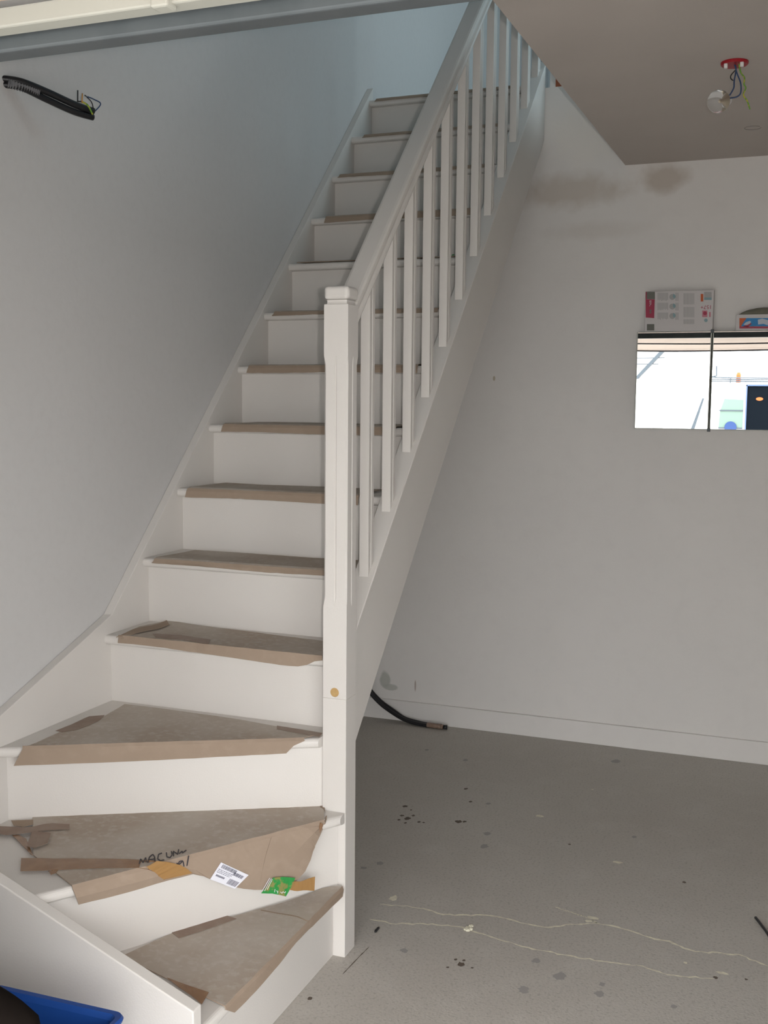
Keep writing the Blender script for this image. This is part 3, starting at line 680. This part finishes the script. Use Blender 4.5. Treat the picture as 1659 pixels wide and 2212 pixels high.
# carton with instructions; z5b maps the zoomed crop to px
CBX = thing('carton', 'flat white carton with a crimson end panel and pie charts, standing on the left mirror', 'box', (1.385, 2.04, 1.7745))
yb_ = 2.016
def cb(x, y): p = on(1380+x/9.217, 610+y/9.217, 'y', yb_); return (p.x, p.z)
x0_, zt_ = cb(135, 185); x1_, zb_ = cb(1465, 960)
bm = nb(); box(bm, x0_, x1_, yb_+.0006, yb_+.042, 1.7745, zt_, .001, 1); link('carton_body', bm, 'boxw', CBX)
def pr(name, m, quads, par, y=None, z0=None):
    bm = nb()
    for q_ in quads: flat(bm, q_, (yb_ if y is None else y))
    return link(name, bm, m, par)
R4 = lambda a, b, c, d: [cb(a, b), cb(c, b), cb(c, d), cb(a, d)]
pr('end_panel', 'crimson', [[cb(136, 336), cb(318, 336), cb(306, 712), cb(136, 700)], [cb(136, 187), cb(157, 187), cb(157, 335), cb(136, 335)]], CBX)
pr('end_panel', 'darkprint', [R4(158, 188, 320, 333)], CBX)
pr('end_panel', 'darkprint', [R4(160, 830, 308, 958)], CBX)
tx = []
for (yy0, yy1) in ((205, 370), (405, 560), (600, 745)):
    x_ = 375
    while x_ < 575: tx.append(R4(x_, yy0, x_+14, yy1-R_.uniform(0, 40))); x_ += 24
    x_ = 730
    while x_ < 785: tx.append(R4(x_, yy0, x_+12, yy1)); x_ += 22
for (yy0, yy1) in ((215, 440), (490, 695), (735, 830)):
    x_ = 890
    while x_ < 1095: tx.append(R4(x_, yy0, x_+12, yy1)); x_ += 22
tx.append(R4(1300, 190, 1450, 300))
for col_ in ((350, 600), (700, 800), (880, 1120), (1290, 1460)):
    q_ = [t for t in tx if cb(col_[0], 0)[0] <= t[0][0] < cb(col_[1], 0)[0]]
    if q_: pr('small_print', 'greyprint', q_, CBX)
def disc(cx_, cy_, rx, a0=0, a1=360):
    P = [cb(cx_, cy_)] if a1-a0 < 360 else []
    return P+[cb(cx_+rx*math.cos(math.radians(a)), cy_+rx*math.sin(math.radians(a))) for a in range(a0, a1+1 if a1-a0 < 360 else a1, 15)]
pr('pie_chart', 'greyprint', [disc(665, c_, 58) for c_ in (290, 480, 670)], CBX, y=yb_-.0002)
pr('pie_chart', 'teal', [disc(675, c_, 56, -75, 60) for c_ in (280, 470, 660)], CBX, y=yb_-.0006)
pr('logo_block', 'orange', [R4(1232, 230, 1283, 380)], CBX)
pr('logo_block', 'pink', [R4(1262, 560, 1365, 690), R4(1398, 590, 1430, 690)], CBX)
pr('logo_block', 'crimson', [disc(1318, 615, 38)], CBX, y=yb_-.0005)
pr('logo_block', 'teal', [disc(1335, 755, 36)], CBX)
pr('logo_block', 'teal', [R4(1300, 300, 1450, 350)], CBX)
def txt(s, name, m, loc, size, rot, par, y):
    cu = bpy.data.curves.new(name, 'FONT'); cu.body = s; cu.size = size; cu.extrude = .0003; cu.align_x = 'CENTER'; cu.align_y = 'CENTER'
    cu.materials.append(M[m]); o = bpy.data.objects.new(name, cu); COL.objects.link(o)
    me = bpy.data.meshes.new_from_object(o); bpy.data.objects.remove(o)
    from mathutils import Euler
    me.transform(Matrix.Translation((loc[0], y, loc[1])) @ Euler(rot).to_matrix().to_4x4())
    o = bpy.data.objects.new(name, me); COL.objects.link(o); o.parent = par; o.matrix_parent_inverse = Matrix.Translation(-par.location); return o
txt('157+', 'number_print', 'crimson', cb(1340, 490), .0215, (math.radians(90), math.pi, 0), CBX, yb_-.0004)
bm = nb()
for (a_, b_, c_, d_) in ((212, 362, 252, 372), (212, 385, 252, 392), (212, 362, 222, 392), (212, 405, 252, 413), (212, 425, 252, 432), (228, 425, 236, 450), (212, 455, 222, 475)): flat(bm, R4(a_, b_, c_, d_), yb_-.0004)
link('end_print', bm, 'boxw', CBX)
pr('end_print', 'darkprint', [disc(232, 560, 20), R4(215, 590, 250, 615)], CBX, y=yb_-.0004)
# second box
BX2 = thing('carton', 'low white carton with a blue and orange picture strip on the right mirror', 'box', (1.7, 2.04, 1.7745))
def c2_(x, y): p = on(1560+x/16.758, 640+y/16.758, 'y', yb_); return (p.x, p.z)
xa, zt2 = c2_(505, 665)
bm = nb(); box(bm, xa, xa+.24, yb_+.0006, yb_+.05, 1.7745, zt2, .001, 1); link('carton_body', bm, 'boxw', BX2)
def R5(a, b, c, d): return [c2_(a, b), c2_(c, b), c2_(c, d), c2_(a, d)]
pr('picture_strip', 'cyan', [R5(625, 790, 2900, 1085)], BX2)
pr('picture_strip', 'orange', [[c2_(625, 790), c2_(880, 790), c2_(760, 960), c2_(680, 1090), c2_(625, 1090)]], BX2, y=yb_-.0004)
pr('picture_strip', 'crimson', [R5(625, 1090, 2900, 1165), [c2_(760, 1090), c2_(1040, 960), c2_(1060, 1000), c2_(930, 1120)]], BX2, y=yb_-.0002)
pr('picture_strip', 'pale', [[c2_(770, 1030), c2_(860, 940), c2_(1000, 890), c2_(1045, 910), c2_(1020, 980), c2_(900, 1040)], [c2_(1290, 850), c2_(1450, 810), c2_(1700, 870), c2_(1800, 1000), c2_(1640, 1050), c2_(1500, 1000), c2_(1300, 1020)]], BX2, y=yb_-.0006)
bm = nb(); cz_ = zt2
def hz(x): t = (x-xa-.012)/.21; return max(.001, .028*math.sin(max(0, min(1, t))*math.pi)**.55)
gx = [xa+.010+.212*i/22 for i in range(23)]; gy = [2.020+.046*j/8 for j in range(9)]
V = [[bm.verts.new((x, y, cz_+.0006+hz(x)*(1-abs((j-4)/4.6)**3)+.0012*mnoise.noise(Vector((x*60, y*60, 0))))) for j, y in enumerate(gy)] for x in gx]
Vb = [[bm.verts.new((x, y, cz_+.0002)) for y in gy] for x in gx]
for i in range(22):
    for j in range(8): bm.faces.new([V[i][j], V[i+1][j], V[i+1][j+1], V[i][j+1]]); bm.faces.new([Vb[i][j], Vb[i][j+1], Vb[i+1][j+1], Vb[i+1][j]])
for i in range(22):
    for j in (0, 8): bm.faces.new([V[i][j], V[i+1][j], Vb[i+1][j], Vb[i][j]])
for j in range(8):
    for i in (0, 22): bm.faces.new([V[i][j], V[i][j+1], Vb[i][j+1], Vb[i][j]])
tag(link('cloth', bm, 'sponge', smooth=True), 'grey olive cloth heaped on top of the low carton at the right edge', 'cloth')

# ------------------------------------------------------------------ blue tub in front of the stair
TB = thing('blue_tub', 'blue plastic tub with a rolled rim at the foot of the front stringer, bottom left', 'tub', (.55, -1.07, 0))
bm = nb()
def rr(cx_, cy_, hx, hy, r, z, n=6, ang=0.03):
    P = []
    for (sx, sy, a0) in ((1, 1, 0), (-1, 1, 90), (-1, -1, 180), (1, -1, 270)):
        for i in range(n+1):
            a = math.radians(a0+90*i/n); x = sx*(hx-r)+r*math.cos(a); y = sy*(hy-r)+r*math.sin(a)
            P.append((cx_+x*math.cos(ang)-y*math.sin(ang), cy_+x*math.sin(ang)+y*math.cos(ang), z))
    return P
def loft(bm, rings, caps=(True, True)):
    V = [[bm.verts.new(p) for p in r] for r in rings]; n = len(V[0])
    for a, b in zip(V, V[1:]):
        for i in range(n): bm.faces.new([a[i], a[(i+1) % n], b[(i+1) % n], b[i]])
    if caps[0]: bm.faces.new(V[0])
    if caps[1]: bm.faces.new(V[-1])
tcx, tcy, thx, thy = .578, -1.055, .158, .13
loft(bm, [rr(tcx, tcy, thx-.035, thy-.035, .03, .001), rr(tcx, tcy, thx-.012, thy-.012, .022, .285), rr(tcx, tcy, thx-.002, thy-.002, .02, .288), rr(tcx, tcy, thx, thy, .02, .294), rr(tcx, tcy, thx-.003, thy-.003, .02, .300), rr(tcx, tcy, thx-.013, thy-.013, .016, .299), rr(tcx, tcy, thx-.018, thy-.018, .016, .288), rr(tcx, tcy, thx-.038, thy-.038, .03, .006)])
link('tub_shell', bm, 'blue', TB, smooth=False)
bm = nb(); prof_ = [(.27, .002), (.31, .02), (.33, .12), (.342, .26), (.347, .40), (.345, .45), (.335, .484), (.30, .503), (.262, .518), (.15, .55), (.085, .60), (.06, .66), (.02, .70)]  # upper hump of the sack is out of view, added to shade the stringer
lathe(bm, (0, 0, 0), prof_, 40)
for v_ in bm.verts:
    d_ = 1+.05*mnoise.noise(v_.co*7)+.03*mnoise.noise(v_.co*17)
    v_.co = Vector((.463+v_.co.x*d_, -1.268+v_.co.y*.215*d_, v_.co.z))
tag(link('dark_sack', bm, 'rag', smooth=True), 'dark sack slumped in front of the blue tub in the bottom left corner', 'sack')

# ------------------------------------------------------------------ outside, seen in the mirrors
bm = nb(); box(bm, -60, 60, -80, YD-.051, -.12, -.02); struct('floor_driveway', bm, 'driveway')
VN = thing('van', 'white van with roof bars and a dark open side door, seen in the mirror', 'van', (1.5, -17.9, -.02))
bm = nb()
side = [(-1.25, .30), (-1.25, .80), (-1.15, .93), (-.50, 1.03), (-.12, 1.60), (.10, 1.83), (.35, 1.90), (3.0, 1.90), (3.12, 1.75), (3.15, .30)]
prism(bm, side, -18.8, -17.02, 'y', bev=.03, seg=2)
# open door is a flat black panel painting the shade inside the van
link('van_body', bm, 'vanwhite', VN)
bm = nb(); box(bm, .60, 1.75, -17.015, -16.99, .42, 1.83, .01); link('side_opening_shade', bm, 'vanshade', VN)
bm = nb(); box(bm, .575, .60, -17.02, -16.96, .42, 1.85); box(bm, .575, 1.78, -17.02, -16.96, 1.83, 1.86); link('door_seal', bm, 'vanblue', VN)
bm = nb(); prism(bm, [(.06, .98), (.53, .98), (.53, 1.55), (.16, 1.57), (.08, 1.32)], -17.018, -16.995, 'y'); link('side_window', bm, 'vanglass', VN)
bm = nb(); prism(bm, [(-.50, .90), (-.43, .90), (-.24, 1.58), (-.28, 1.58)], -17.02, -16.98, 'y'); link('windscreen_pillar', bm, 'greyrail', VN)
bm = nb(); box(bm, .06, .53, -17.0, -16.97, .955, .985); link('window_trim', bm, 'greyrail', VN); bm = nb(); box(bm, .06, .53, -17.0, -16.975, 1.32, 1.345); link('window_trim', bm, 'greyrail', VN)
bm = nb(); lathe(bm, (.30, -16.965, .99), [(.12, -.005), (.12, .005)], 20, 'y'); link('seat_top', bm, 'seat', VN)
bm = nb(); lathe(bm, (.84, -16.985, 1.57), [(.035, -.003), (.035, .003)], 16, 'y')
for v_ in bm.verts: v_.co.x = .84+(v_.co.x-.84)*2.0
link('orange_glint', bm, 'orange', VN)  # orange disc paints a small light reflection inside the van
for x_ in (-.65, 2.45):
    bm = nb(); lathe(bm, (x_, -17.0, .30), [(.20, -.01), (.31, .0), (.32, .03), (.32, .16), (.31, .19)], 28, 'y')
    for v_ in bm.verts: v_.co.y -= .1
    link('wheel', bm, 'tyre', VN)
RK = None
bm = nb()
for yy, zz in ((-17.1, 2.0), (-17.12, 1.965), (-17.15, 1.93)): tube(bm, [(-.02, yy, zz+.04 if zz > 1.99 else zz), (.1, yy, zz), (2.6, yy, zz-.02)], .013, 8, sub=3)
for x_ in (.25, 1.2, 2.2): box(bm, x_-.012, x_+.012, -17.15, -17.08, 1.89, 2.0)
tube(bm, [(-.02, -17.1, 2.04), (-.03, -17.1, 2.24)], .016, 6)
link('roof_rack', bm, 'greyrail', VN)
bm = nb(); lathe(bm, (.40, -17.25, 1.90), [(.05, 0), (.05, .16), (.03, .21)], 16); link('beacon', bm, 'orange', VN)
HS = thing('house', 'white neighbouring house with a grey sloping gutter, seen in the left mirror', 'house', (-5, -32, -.02))
bm = nb(); prism(bm, [(-12, 0), (-3.55, 0), (-3.55, 2.45), (-2.0, 4.05), (-12, 4.05)], -34, -30.5, 'y'); link('house_wall', bm, 'housewall', HS)
bm = nb(); prism(bm, [(-3.72, 2.25), (-3.60, 2.25), (-2.20, 3.75), (-2.32, 3.80)], -30.5, -30.3, 'y'); link('gutter', bm, 'greyrail', HS)
bm = nb()
for z_ in (2.72, 2.92): box(bm, -6, -3.9+(z_-2.2)*.95+.45, -30.45, -30.40, z_, z_+.025)
link('rail', bm, 'greyrail', HS)
